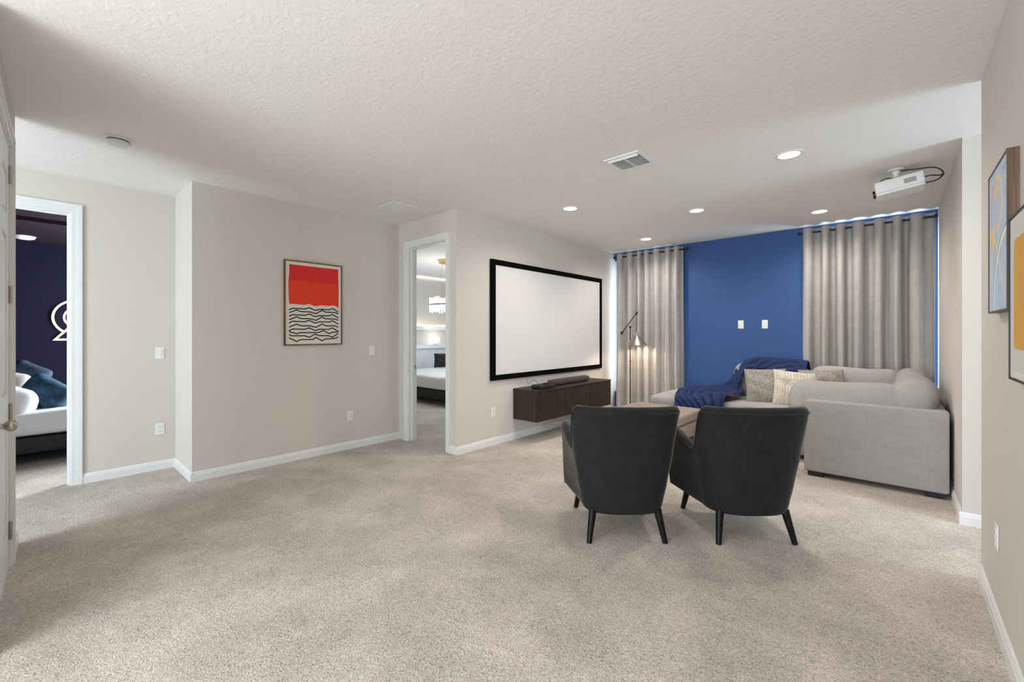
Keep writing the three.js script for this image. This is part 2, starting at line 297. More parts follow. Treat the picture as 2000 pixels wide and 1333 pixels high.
// closed panel door with hinges on this side
{
  const o = new THREE.Group(); o.name = 'door_1'; scene.add(o); tag(o, 'white six-panel door with four hinges and a satin nickel knob', 'door', null, 'structure');
  const x0 = D3[0] + 0.021, x1 = D3[1] - 0.021, z0 = WZ.front + 0.004, z1 = z0 + 0.035, top = DH - 0.022, bot = 0.012;
  const xs = [x0, x0 + 0.11, (x0 + x1) / 2 - 0.05, (x0 + x1) / 2 + 0.05, x1 - 0.11, x1], ys = [bot, bot + 0.22, 0.86, 1.02, 1.90, 2.02, 2.26, top];
  obj('leaf', [bx(x0, x1, bot, top, z0 + 0.009, z1)], mat.trim, o);
  obj('stile', [bx(xs[0], xs[1], bot, top, z0, z0 + 0.009)], mat.trim, o); obj('stile', [bx(xs[2], xs[3], bot, top, z0, z0 + 0.009)], mat.trim, o); obj('stile', [bx(xs[4], xs[5], bot, top, z0, z0 + 0.009)], mat.trim, o);
  for (const [a, b] of [[0, 1], [2, 3], [4, 5], [6, 7]]) obj('rail', [bx(xs[1], xs[2], ys[a], ys[b], z0, z0 + 0.009), bx(xs[3], xs[4], ys[a], ys[b], z0, z0 + 0.009)], mat.trim, o);
  for (const [a, b] of [[1, 2], [3, 4], [5, 6]]) for (const [c, d] of [[1, 2], [3, 4]]) obj('panel', [at(soft(xs[d] - xs[c] - 0.05, ys[b] - ys[a] - 0.05, 0.014, 0.006, 4), (xs[c] + xs[d]) / 2, (ys[a] + ys[b]) / 2, z0 + 0.009)], mat.trim, o);
  for (const y of [0.22, 0.90, 1.58, 2.27]) obj('hinge', [rod([x0 - 0.002, y - 0.05, z0 - 0.008], [x0 - 0.002, y + 0.05, z0 - 0.008], 0.008), bx(x0 - 0.024, x0 + 0.024, y - 0.05, y + 0.05, z0 - 0.003, z0 - 0.0005)], mat.nickel, o);
  const kx = x1 - 0.065, ky = 0.93, prof = [[0.0001, 0.0], [0.032, 0.0], [0.033, -0.006], [0.014, -0.012], [0.012, -0.028], [0.018, -0.034], [0.026, -0.044], [0.028, -0.055], [0.023, -0.066], [0.010, -0.072], [0.0001, -0.073]];
  const k = new THREE.LatheGeometry(prof.map(([r, y]) => new THREE.Vector2(r, y)), 28); k.rotateX(Math.PI / 2); k.translate(kx, ky, z0);
  obj('door_knob', [k], mat.nickel, o);
}

// that wall end stands a little out of square with the room
{ const a = -0.031, px = -4.2, pz = WZ.front;
  for (const n of ['wall_front_left', 'baseboard_front_left', 'trim_3', 'door_1']) { const o = scene.getObjectByName(n); o.rotation.y = a; o.position.set(px - (px * Math.cos(a) + pz * Math.sin(a)), 0, pz - (-px * Math.sin(a) + pz * Math.cos(a))); } }

// ---------------------------------------------------------------- bedrooms seen through the doorways
struct('wall_navy_far', [bx(-9.9, -9.78, 0, CH, -2.6, 1.1)], mat.navy, 'dark navy far wall of the bedroom behind the doorway', 'wall');
struct('wall_navy_window_side', wallGeo('x', -9.9, WX.alcove - T, -2.72, -2.6, [[-8.4, -6.8, 0.7, 2.2]]), mat.navy, 'dark navy window wall of the bedroom', 'wall');
struct('wall_navy_head_side', [bx(-9.9, WX.alcove - T, 0, CH, 1.1, 1.22)], mat.navy, 'dark navy wall at the head of the bed', 'wall');
struct('wall_navy_door_side', [bx(WX.alcove - T - 0.02, WX.alcove - T, 0, CH, -2.6, D1[0] - 0.1)], mat.navy, 'dark navy wall beside the bedroom doorway', 'wall');
struct('ceiling_navy_bedroom', [bx(-9.9, WX.alcove - 0.06, CH, CH + 0.15, -2.72, 1.22), bx(-8.1, -7.7, CH - 0.05, CH, -2.6, 1.1)], mat.plum, 'dark plum ceiling with a dropped beam in the navy bedroom', 'ceiling');
window_('x', -8.4, -6.8, 0.7, 2.2, -2.66, 'window of the navy bedroom');
struct('wall_white_far', [bx(-8.72, -8.6, 0, CH, -7.58, -3.26)], mat.wall, 'pale far wall of the bedroom with the lit ledge', 'wall');
struct('wall_white_window_side', wallGeo('x', -8.72, -3.77, -7.7, -7.58, [[-7.3, -5.1, 0.7, 2.2]]), mat.wall, 'pale window wall of the white bedroom', 'wall');
struct('wall_white_door_side', [bx(-8.72, WX.picture - T, 0, CH, -3.26, -3.14)], mat.wall, 'pale wall beside the white bedroom doorway', 'wall');
struct('ceiling_white_bedroom', [bx(-8.72, -3.71, CH, CH + 0.15, -7.7, -3.20)], mat.ceiling, 'white ceiling of the bedroom with the crystal chandelier', 'ceiling');
window_('x', -7.3, -5.1, 0.7, 2.2, -7.64, 'window of the white bedroom');

// pillow: two bulging faces meeting in a seam with pointed corners
function pillow(w, h, t, s = 1, ears = 0.06, pw = 0.5, n = 28) {
  const f = (side) => grid(n, n, (a, b) => {
    const u = Math.sin((a * 2 - 1) * Math.PI / 2), v = Math.sin((b * 2 - 1) * Math.PI / 2), e = Math.pow(Math.max(0, (1 - u * u) * (1 - v * v)), pw);
    const x = w / 2 * u * (1 - ears * (1 - v * v) * Math.abs(u)), y = h / 2 * v * (1 - ears * (1 - u * u) * Math.abs(v));
    const wr = 0.012 * e * Math.sin(7 * u + 4 * v + s * 3) * Math.sin(5 * v - 3 * u + s) + 0.02 * e * (vnoise(a * 6 + s * 9, b * 6, 999, s) - 0.5);
    return [x, y, side * (t / 2 * e + wr)];
  });
  const A = f(1), B = f(-1), ix = B.index.array; for (let k = 0; k < ix.length; k += 3) { const q = ix[k]; ix[k] = ix[k + 1]; ix[k + 1] = q; }
  B.computeVertexNormals();
  return merge([A, B]);
}
function stuffed(w, h, t, k) {      // cushion with full rounded edges
  return soft(w, h, t, t * 0.46, 18, (x, y, z) => { const a = 2 * x / w, b = 2 * y / h, c = (1 - a * a) * (1 - b * b), e = 1 - 0.10 * b * b * Math.abs(a);
    return [x * e + 0.010 * Math.sin(11 * y + k), y * (1 - 0.05 * (1 - a * a)) + 0.008 * Math.sin(9 * x + k), z * (1 + 0.22 * c) + 0.006 * Math.sin(17 * x + 13 * y + k) * c]; });
}
const inM = (g, w, h) => { const uv = g.attributes.uv; for (let i = 0; i < uv.count; i++) uv.setXY(i, uv.getX(i) * w, uv.getY(i) * h); return g; };
function cushion(name, label, category, m, w, h, t, pos, ry, rx, rz, s, group, ears, pw) {
  const o = obj(name, [inM(pillow(w, h, t, s, ears, pw), w, h)], m); o.rotation.order = 'YXZ'; o.position.set(...pos); o.rotation.set(rx, ry, rz); return tag(o, label, category, group);
}
function bed(label, pos, sx, sz, group) {
  const o = thing('bed', label, 'bed', pos);
  obj('bed_frame', [at(soft(sx, 0.17, sz, 0.02, 6), 0, 0.205, 0)], mat.foot, o);
  for (const a of [-1, 1]) for (const b of [-1, 1]) obj('foot', [bx(a * (sx / 2 - 0.12) - 0.03, a * (sx / 2 - 0.12) + 0.03, 0, 0.13, b * (sz / 2 - 0.12) - 0.03, b * (sz / 2 - 0.12) + 0.03)], mat.brushed, o);
  obj('mattress', [at(soft(sx - 0.03, 0.26, sz - 0.03, 0.07, 12, (x, y, z) => [x, y + (y > 0 ? 0.012 * Math.sin(9 * x + 2 * z) * Math.sin(7 * z) : 0), z]), 0, 0.42, 0)], mat.white, o);
  return o;
}
bed('bed with white bedding and a black frame in the navy bedroom', [-7.4, 0, -0.55], 1.6, 2.1);
const bedPillow = (label, m, w, h, t, pos, ry, rx, rz, k) => { const o = obj('pillow', [stuffed(w, h, t, k)], m); o.rotation.order = 'YXZ'; o.position.set(...pos); o.rotation.set(rx, ry, rz); tag(o, label, 'pillow'); };
bedPillow('plain white pillow at the near side of the navy bedroom bed', mat.white, 0.62, 0.36, 0.22, [-6.82, 0.68, 0.28], H2, -0.40, -0.42, 2);
bedPillow('mid blue cushion leaning on the white pillow in the navy bedroom', mat.bluePillow, 0.42, 0.32, 0.17, [-6.92, 0.70, -0.09], H2 - 0.15, -0.35, -0.62, 3);
bedPillow('beige pillow behind the blue cushion in the navy bedroom', mat.beige, 0.44, 0.32, 0.18, [-7.32, 0.80, 0.24], H2, -0.3, -0.35, 4);
bedPillow('dark blue cushion behind the beige pillow in the navy bedroom', mat.darkPillow, 0.36, 0.32, 0.15, [-7.55, 0.86, 0.06], H2, -0.3, -0.6, 5);
// backlit emblem: an open ring on a triangular foot
{
  const o = thing('backlit_sign', 'dark round emblem with a warm glowing edge on the navy wall', 'sign', [-9.78, 1.61, -0.46]);
  const s = new THREE.Shape(), R = 0.26, r = 0.165, n = 28;
  const ang = (k) => lerp(-0.30 * Math.PI, 1.30 * Math.PI, k / n);
  for (let k = 0; k <= n; k++) { const a = ang(k); k ? s.lineTo(R * Math.cos(a), R * Math.sin(a)) : s.moveTo(R * Math.cos(a), R * Math.sin(a)); }
  for (let k = n; k >= 0; k--) { const a = ang(k); s.lineTo(r * Math.cos(a), r * Math.sin(a)); }
  const f = new THREE.Shape([new THREE.Vector2(-0.225, -0.335), new THREE.Vector2(-0.02, -0.335), new THREE.Vector2(-0.06, -0.19), new THREE.Vector2(-0.10, -0.19)]);
  const f2 = new THREE.Shape([new THREE.Vector2(0.225, -0.335), new THREE.Vector2(0.02, -0.335), new THREE.Vector2(0.06, -0.19), new THREE.Vector2(0.10, -0.19)]);
  const ex = (sh, d, z) => { const g = new THREE.ExtrudeGeometry(sh, { depth: d, bevelEnabled: false }); g.translate(0, 0, z); g.rotateY(Math.PI / 2); return g; };
  obj('face', [ex(s, 0.012, 0.05), ex(f, 0.012, 0.05), ex(f2, 0.012, 0.05)], mat.navy, o);
  const led = glow(1.0, 0.70, 0.40, 3);
  const ring = new THREE.Shape(), R2 = 0.288, r2 = 0.14;
  for (let k = 0; k <= n; k++) { const a = ang(k); k ? ring.lineTo(R2 * Math.cos(a), R2 * Math.sin(a)) : ring.moveTo(R2 * Math.cos(a), R2 * Math.sin(a)); }
  for (let k = n; k >= 0; k--) { const a = ang(k); ring.lineTo(r2 * Math.cos(a), r2 * Math.sin(a)); }
  const foot = (sg) => new THREE.Shape([[-0.275, -0.362], [0.01, -0.362], [-0.03, -0.165], [-0.12, -0.165]].map(([x, y]) => new THREE.Vector2(sg * x, y)));
  obj('led_backlight', [ex(ring, 0.008, 0.010), ex(foot(1), 0.008, 0.010), ex(foot(-1), 0.008, 0.010)], led, o);
  const l = new THREE.PointLight(lin(1.0, 0.72, 0.42), 0.3); l.position.set(0.014, 0.0, 0); l.shadow.radius = 8; l.castShadow = true; o.add(l);
}
{ const o = thing('ceiling_lamp', 'small white disc on the navy bedroom ceiling', 'ceiling lamp', [-9.30, CH, 0.10]);
  const g = new THREE.LatheGeometry([[0.0001, -0.045], [0.06, -0.043], [0.10, -0.03], [0.115, 0]].map((p) => new THREE.Vector2(...p)), 32); obj('cover', [g], mat.white, o); }
// white bedroom: niche with two lit ledges, bed, globe lamp, chandelier
const led2 = glow(1.0, 0.86, 0.62, 1.3);
{ const o = thing('wall_ledge', 'pale ledge with a warm light strip on the white bedroom wall', 'shelf', [-8.6, 1.44, -6.0]);
  obj('ledge', [bx(0, 0.16, 0, 0.10, -1.7, 1.7)], mat.trim, o); obj('light_strip', [bx(0.01, 0.05, 0.10, 0.12, -1.7, 1.7)], led2, o);
  const l = new THREE.RectAreaLight(lin(1, 0.86, 0.62), 4, 3.3, 0.05); l.position.set(0.05, 0.125, 0); l.lookAt(-8.58, 3, -6.0); o.add(l); }
{ const o = thing('headboard_panel', 'white panelled headboard ledge behind the white bedroom bed', 'headboard', [-8.6, 0, -6.0]);
  obj('panel', [bx(0.002, 0.10, 0, 1.0, -1.5, 1.7)], mat.white, o); obj('ledge', [bx(0.002, 0.20, 1.0, 1.09, -1.5, 1.7)], mat.trim, o); }
{ const o = thing('ceiling_cove', 'thin warm light strip along the top of the white bedroom wall', 'light strip', [-8.6, 2.68, -6.0]);
  obj('light_strip', [bx(0, 0.05, 0.03, 0.06, -1.7, 1.7)], led2, o); }
{ const o = thing('globe_lamp', 'glowing round globe lamp on the white bedroom ledge', 'lamp', [-8.48, 1.09, -6.62]);
  obj('base', [new THREE.CylinderGeometry(0.05, 0.055, 0.02, 24).translate(0, 0.01, 0)], mat.brushed, o);
  obj('globe', [new THREE.SphereGeometry(0.105, 32, 20).translate(0, 0.122, 0)], glow(1, 0.95, 0.88, 2.0), o);
  const l = new THREE.PointLight(lin(1, 0.92, 0.8), 0.12); l.position.set(0, 0.122, 0); l.shadow.radius = 5; l.castShadow = true; o.add(l); }
bed('bed with white bedding and a black base in the white bedroom', [-7.18, 0, -5.85], 2.2, 1.7);
cushion('pillow', 'black square cushion on the white bedroom bed', 'pillow', mat.foot, 0.42, 0.34, 0.14, [-8.02, 0.72, -6.48], 0.9, -0.2, 0, 6);
{ const o = thing('chandelier', 'round tiered crystal chandelier on a gold canopy', 'chandelier', [-6.35, 0, -5.28]);
  obj('canopy', [new THREE.CylinderGeometry(0.20, 0.20, 0.05, 40).translate(0, CH - 0.025, 0)], mat.gold, o);
  for (const a of [0.4, 2.5, 4.6]) obj('wire', [rod([0.28 * Math.cos(a), 1.99, 0.28 * Math.sin(a)], [0.12 * Math.cos(a), CH - 0.05, 0.12 * Math.sin(a)], 0.003)], mat.gold, o);
  obj('ring', [new THREE.TorusGeometry(0.36, 0.012, 8, 48).rotateX(Math.PI / 2).translate(0, 1.90, 0)], mat.blackMetal, o);
  const cr = P({ color: lin(0.95, 0.97, 1), roughness: 0.1, emissive: lin(0.85, 0.93, 1), emissiveIntensity: 0.7 }), drops = [];
  for (let t = 0; t < 2; t++) for (let k = 0; k < 44; k++) { const a = k / 44 * Math.PI * 2, len = 0.09 + 0.05 * rnd(); drops.push(new THREE.CylinderGeometry(0.018, 0.012, len, 5).translate(0.36 * Math.cos(a), t ? 1.91 + len / 2 : 1.89 - len / 2, 0.36 * Math.sin(a))); }
  obj('crystal_drops', drops, cr, o).userData.kind = 'stuff';
  const l = new THREE.PointLight(lin(1, 0.96, 0.9), 1.6); l.position.set(0, 1.9, 0); l.shadow.radius = 5; l.castShadow = true; o.add(l); }

// ---------------------------------------------------------------- ceiling fittings
const downs = [[-0.62, -3.92, 'recessed downlight nearest the air vent and the projector'], [-2.70, -3.98, 'recessed downlight in front of the projection screen'], [-1.68, -5.0, 'recessed downlight in the middle of the group of five'], [-0.65, -5.98, 'recessed downlight beside the long grey curtain'], [-2.74, -6.01, 'recessed downlight over the floor lamp corner']];
for (const [x, z, label] of downs) {
  const o = thing('recessed_downlight', label, 'ceiling light', [x, CH, z], 0, 'recessed ceiling downlights');
  obj('trim_ring', [new THREE.LatheGeometry([[0.072, -0.001], [0.075, -0.006], [0.092, -0.006], [0.098, -0.002], [0.098, 0.0]].map((p) => new THREE.Vector2(...p)), 40)], mat.trim, o);
  obj('light_disc', [new THREE.CylinderGeometry(0.074, 0.074, 0.004, 40).translate(0, -0.002, 0)], glow(...DOWN.color, 3.0), o);
  const l = new THREE.SpotLight(lin(...DOWN.color), DOWN.cd, 0, 1.40, 0.55); l.position.set(0, -0.012, 0); l.target.position.set(0, -2, 0); l.shadow.radius = 3.2; l.castShadow = true; o.add(l, l.target);
}
{ const o = thing('smoke_detector', 'round white smoke detector on the ceiling', 'smoke detector', [-4.15, CH, -0.40]);
  const L = (p) => new THREE.LatheGeometry(p.map((q) => new THREE.Vector2(...q)), 40);
  obj('mounting_plate', [L([[0.0001, -0.012], [0.084, -0.012], [0.088, -0.006], [0.088, 0]])], mat.plate, o);
  obj('body', [L([[0.0001, -0.046], [0.045, -0.046], [0.058, -0.042], [0.066, -0.028], [0.066, -0.022], [0.060, -0.020], [0.060, -0.012]])], mat.plate, o);
  obj('sensor_slots', [L([[0.055, -0.017], [0.0625, -0.017], [0.0625, -0.014], [0.055, -0.014]])], mat.slot, o); }
{ const o = thing('supply_vent', 'square white louvred air vent on the ceiling', 'vent', [-1.605, CH, -3.21]);
  const h = 0.15, f = 0.025;
  obj('frame', [bx(-h, h, -0.008, 0, -h, -h + f), bx(-h, h, -0.008, 0, h - f, h), bx(-h, -h + f, -0.008, 0, -h + f, h - f), bx(h - f, h, -0.008, 0, -h + f, h - f), bx(-0.006, 0.006, -0.012, -0.001, -h + f, h - f)], mat.plate, o);
  obj('duct', [bx(-h + f, h - f, -0.0015, -0.0005, -h + f, h - f)], mat.greyPlastic, o);
  for (let k = 0; k < 9; k++) { const z = -h + f + 0.018 + k * 0.0268; for (const s of [-1, 1]) obj('slat', [at(bx(-0.055, 0.055, -0.0008, 0.0008, -0.009, 0.009), s * 0.064, -0.009, z, 0, 0.6)], mat.plate, o); }
  obj('deflector', [at(bx(-0.125, 0.125, -0.001, 0.001, -0.014, 0.014), 0, -0.012, h - f - 0.01, 0, -0.6)], mat.plate, o); }
{ const o = thing('return_vent', 'flush white return air grille near the bedroom door', 'vent', [-4.085, CH, -2.675]);
  const h = 0.155, f = 0.022;
  obj('frame', [bx(-h, h, -0.007, 0, -h, -h + f), bx(-h, h, -0.007, 0, h - f, h), bx(-h, -h + f, -0.007, 0, -h + f, h - f), bx(h - f, h, -0.007, 0, -h + f, h - f)], mat.plate, o);
  obj('duct', [bx(-h + f, h - f, -0.001, -0.0005, -h + f, h - f)], mat.slot, o);
  for (let k = 0; k < 15; k++) obj('slat', [at(bx(-h + f, h - f, -0.0007, 0.0007, -0.008, 0.008), 0, -0.0055, -h + f + 0.012 + k * 0.0178, 0, -0.45)], mat.plate, o); }
// projector, tipped towards the screen
{ const o = thing('projector', 'white projector hanging from the ceiling on a short mount', 'projector', [0.0, CH, -4.90]);
  obj('ceiling_plate', [new THREE.CylinderGeometry(0.055, 0.055, 0.012, 28).translate(0, -0.006, 0)], mat.projector, o);
  obj('mount_post', [new THREE.CylinderGeometry(0.018, 0.018, 0.07, 18).translate(0, -0.045, 0), new THREE.CylinderGeometry(0.03, 0.022, 0.03, 18).translate(0, -0.03, 0)], mat.projector, o);
  obj('mount_arm', [bx(-0.10, 0.10, -0.083, -0.076, -0.012, 0.012), bx(-0.012, 0.012, -0.083, -0.076, -0.09, 0.09)], mat.projector, o);
  const tilt = new THREE.Matrix4().makeRotationZ(0.13).setPosition(0.02, -0.150, 0), T_ = (g) => g.applyMatrix4(tilt);
  obj('body', [T_(soft(0.31, 0.118, 0.24, 0.014, 8))], mat.projector, o);
  obj('base_seam', [T_(bx(-0.1545, 0.1545, -0.040, -0.037, -0.1212, 0.1212))], mat.greyPlastic, o);
  obj('side_vent', [T_(bx(0.03, 0.105, -0.014, 0.026, 0.1195, 0.1212))], mat.greyPlastic, o);
  obj('lens', [T_(new THREE.CylinderGeometry(0.032, 0.036, 0.03, 28).rotateZ(Math.PI / 2).translate(-0.158, 0.0, -0.055))], mat.plastic, o);
  obj('cable', [tube([[0.03, -0.02, 0.02], [0.12, -0.035, 0.04], [0.24, -0.05, 0.03], [0.285, -0.10, 0.02], [0.25, -0.15, 0.04], [0.16, -0.165, 0.05]], 0.005, 40)], mat.plastic, o);
  obj('cable', [tube([[0.16, -0.115, 0.05], [0.21, -0.115, 0.07], [0.26, -0.12, 0.04], [0.28, -0.105, 0.01]], 0.005, 24)], mat.plastic, o);
  obj('cable', [tube([[0.0, -0.09, 0.06], [-0.07, -0.085, 0.1], [-0.10, -0.10, 0.05], [-0.02, -0.095, 0.0], [0.08, -0.07, 0.04], [0.10, -0.09, 0.02]], 0.004, 32)], mat.plastic, o); }

// ---------------------------------------------------------------- switch and socket plates
function plateThing(kind, label, pos, turn, group) {
  const sw = kind === 'light_switch', o = thing(kind, label, sw ? 'switch' : 'outlet', pos, turn, group);
  obj('cover_plate', [at(soft(0.072, 0.117, 0.006, 0.0028, 4), 0, 0, 0.003)], mat.plate, o);
  if (sw) obj('rocker', [at(soft(0.034, 0.068, 0.006, 0.0025, 4), 0, 0, 0.0065, 0, 0.06)], mat.plate, o);
  else for (const y of [-0.02, 0.02]) { const r = obj('receptacle', [at(soft(0.034, 0.030, 0.003, 0.0014, 4), 0, y, 0.007)], mat.plate, o);
    obj('slot', [bx(-0.008, -0.006, y - 0.004, y + 0.006, 0.0082, 0.0088), bx(0.006, 0.008, y - 0.004, y + 0.006, 0.0082, 0.0088), bx(-0.002, 0.002, y - 0.011, y - 0.007, 0.0082, 0.0088)], mat.slot, r); }
  return o;
}
plateThing('light_switch', 'white light switch on the alcove wall beside the navy bedroom', [WX.alcove, 1.16, -0.833], H2);
plateThing('wall_outlet', 'white outlet low on the alcove wall under the switch', [WX.alcove, 0.405, -0.833], H2);
plateThing('light_switch', 'white light switch right of the red and black picture', [WX.picture, 1.15, -2.755], H2);
plateThing('wall_outlet', 'white outlet low on the wall with the red and black picture', [WX.picture, 0.39, -2.478], H2);
plateThing('wall_outlet', 'white outlet low on the screen wall beside the floating cabinet', [WX.screen, 0.40, -3.724], H2);
plateThing('wall_outlet', 'white outlet low on the wall below the overlapping pictures', [WX.right, 0.415, -2.98], -H2);
for (const [x, l] of [[-1.653, 'white switch plate on the blue wall towards the floor lamp curtain'], [-1.351, 'white switch plate on the blue wall towards the sofa corner curtain']]) plateThing('light_switch', l, [x, 1.485, WZ.back], 0, 'switch plates on the blue wall');

// ---------------------------------------------------------------- pictures
function framed(name, label, w, h, depth, fw, fm, tx, pos, turn) {
  const o = thing(name, label, 'picture', pos, turn);
  obj('frame', [bx(-w / 2, -w / 2 + fw, 0, h, 0, depth), bx(w / 2 - fw, w / 2, 0, h, 0, depth), bx(-w / 2 + fw, w / 2 - fw, 0, fw, 0, depth), bx(-w / 2 + fw, w / 2 - fw, h - fw, h, 0, depth)], fm, o);
  const g = new THREE.PlaneGeometry(w - 2 * fw, h - 2 * fw); g.translate(0, h / 2, depth - 0.004);
  obj('print', [g], M({ map: tx, roughness: 0.75 }), o);
  obj('backing', [bx(-w / 2 + fw, w / 2 - fw, fw, h - fw, 0.002, depth - 0.008)], mat.white, o);
  return o;
}
// points given in the rectified frame of the print: 0..660 across, 0..1010 down
const printRed = canvasTex(660, 1010, (c, w, h) => {
  c.fillStyle = '#e2dacd'; c.fillRect(0, 0, w, h);
  const edge = [[40, 42], [200, 42], [420, 46], [628, 38]];
  c.beginPath(); c.moveTo(40, 38); c.lineTo(628, 38); c.lineTo(624, 110); c.quadraticCurveTo(636, 300, 630, 540);
  for (const p of [[590, 520], [555, 512], [515, 522], [420, 520], [335, 534], [262, 510], [215, 524], [120, 520], [40, 520], [32, 380], [30, 250], [40, 140]]) c.lineTo(...p);
  c.closePath(); c.save(); c.clip(); c.fillStyle = '#e83a1a'; c.fillRect(0, 0, w, h); c.fillStyle = '#dc2822'; c.fillRect(0, 0, w, 232);
  for (let k = 0; k < 160; k++) { c.fillStyle = `rgba(${rnd() > 0.5 ? '255,90,40' : '150,10,10'},0.05)`; c.fillRect(rnd() * w, rnd() * 540, 40 + rnd() * 240, 2 + rnd() * 3); }
  c.restore();
  c.strokeStyle = '#0d0d10'; c.lineWidth = 14; c.lineJoin = 'round'; c.lineCap = 'butt';
  const W = [[0, 22], [36, 0], [180, 2], [228, -16], [300, 16], [350, 0], [470, 0], [515, -18], [590, 26]];
  const A = [[0, 26], [84, -12], [130, 8], [240, 8], [310, 26], [385, -18], [430, 4], [545, 4], [590, 20]];
  const rows = [[W, 562], [A, 588], [W, 632], [A, 664], [W, 704], [A, 744], [W, 788]];
  for (const [L, y] of rows) { c.beginPath(); L.forEach((p, i) => c[i ? 'lineTo' : 'moveTo'](38 + p[0], 572 + (y - 562) * 1.12 + p[1])); c.stroke(); }
  for (const L of [[[0, 816], [90, 840], [125, 826], [340, 826], [400, 802], [475, 838], [515, 820], [588, 818]], [[0, 846], [30, 862], [180, 862], [232, 880], [300, 842], [345, 860], [465, 862], [515, 880], [588, 834]], [[0, 884], [85, 924], [130, 904], [270, 904], [310, 882], [385, 920], [425, 898], [545, 894], [588, 876]]]) { c.beginPath(); L.forEach((p, i) => c[i ? 'lineTo' : 'moveTo'](38 + p[0], 572 + (p[1] - 562) * 1.12)); c.stroke(); }
});
framed('framed_picture', 'thin brown framed print of red block above black wavy lines', 0.625, 0.905, 0.028, 0.013, mat.walnut, printRed, [WX.picture, 1.229, -2.052], H2);
const printBlue = canvasTex(500, 720, (c, w, h) => {
  c.fillStyle = '#c3d5e8'; c.fillRect(0, 0, w, h); c.lineCap = 'round';
  for (let k = 0; k < 120; k++) { c.fillStyle = `rgba(${rnd() > 0.5 ? '200,215,235' : '150,185,215'},0.16)`; c.fillRect(rnd() * w, rnd() * h, 30 + rnd() * 120, 12 + rnd() * 60); }
  c.fillStyle = '#c3cbe4'; c.beginPath(); c.ellipse(180, 190, 110, 120, 0, 0, 7); c.fill();
  c.strokeStyle = '#8d9ab8'; c.lineWidth = 12; c.beginPath(); c.ellipse(170, 190, 110, 130, 0.1, 1.6, 4.2); c.stroke();
  c.strokeStyle = '#efdcae'; c.lineWidth = 34; c.beginPath(); c.ellipse(230, 180, 130, 130, 0, -1.7, 1.6); c.stroke(); c.lineWidth = 26; c.beginPath(); c.moveTo(120, 300); c.lineTo(430, 660); c.stroke(); c.beginPath(); c.moveTo(150, 330); c.lineTo(30, 560); c.stroke(); c.beginPath(); c.moveTo(290, 240); c.lineTo(170, 560); c.stroke();
  c.fillStyle = '#f0c79e'; c.beginPath(); c.ellipse(190, 110, 70, 46, 0.4, 0, 7); c.fill(); c.beginPath(); c.ellipse(70, 330, 50, 60, 0, 0, 7); c.fill();
  c.strokeStyle = '#f3efe8'; c.lineWidth = 30; c.beginPath(); c.ellipse(520, 700, 380, 360, 0, 2.9, 4.7); c.stroke();
  c.strokeStyle = '#6f7d92'; c.lineWidth = 7; c.beginPath(); c.ellipse(520, 700, 402, 382, 0, 2.9, 4.7); c.stroke();
});
framed('framed_picture', 'deep walnut framed abstract print in pale blue and cream', 0.445, 0.62, 0.034, 0.006, mat.walnut, printBlue, [WX.right, 1.447, -2.712], -H2);
const printOchre = canvasTex(500, 690, (c, w, h) => {
  c.fillStyle = '#e6e3dc'; c.fillRect(0, 0, w, h); c.strokeStyle = 'rgba(150,148,142,0.55)'; c.lineWidth = 2;
  for (let k = 0; k < 70; k++) { const x = 12 + k * 7 + rnd() * 2; c.beginPath(); c.moveTo(x, 14); c.lineTo(x + rnd() * 3, h - 30); c.stroke(); }
  c.fillStyle = '#e0a748'; c.beginPath(); c.roundRect ? c.roundRect(70, 96, 360, 470, 40) : c.rect(70, 96, 360, 470); c.fill();
});
framed('framed_picture', 'black framed print of an ochre block on grey lines', 0.445, 0.60, 0.034, 0.008, mat.blackMetal, printOchre, [WX.right, 1.185, -2.232], -H2);

// ---------------------------------------------------------------- screen wall
{ const z0 = -6.252, z1 = -3.667, y0 = 0.785, y1 = 2.257, f = 0.066, o = thing('projection_screen', 'wide white projection screen in a black velvet frame', 'screen', [WX.screen, 0, 0]);
  for (const g of [[0, 0.038, y0, y0 + f, z0, z1], [0, 0.038, y1 - f, y1, z0, z1], [0, 0.038, y0 + f, y1 - f, z0, z0 + f], [0, 0.038, y0 + f, y1 - f, z1 - f, z1]]) obj('frame', [bx(...g)], mat.screenFrame, o);
  obj('screen_fabric', [bx(0.010, 0.030, y0 + f, y1 - f, z0 + f, z1 - f)], mat.screen, o); }
{ const o = thing('media_cabinet', 'floating dark espresso media cabinet below the screen', 'cabinet', [WX.screen + 0.001, 0.265, -4.99]), L = 0.90;
  obj('carcass', [bx(0, 0.375, 0, 0.365, -L, L)], mat.espresso, o); obj('top', [bx(0, 0.402, 0.365, 0.388, -L - 0.003, L + 0.003)], mat.espresso, o);
  for (let k = 0; k < 3; k++) obj('door', [bx(0.378, 0.398, 0.004, 0.361, L - 0.6 * (k + 1) + 0.003, L - 0.6 * k - 0.003)], mat.espresso, o); }
{ const o = thing('soundbar', 'long brown fabric soundbar on the media cabinet', 'soundbar', [-3.46, 0.653, -5.05]);
  obj('grille', [at(soft(0.12, 0.078, 0.92, 0.034, 10), 0.02, 0.043, 0)], mat.soundbar, o); obj('base', [bx(-0.02, 0.06, 0, 0.006, -0.4, 0.4)], mat.plastic, o); }
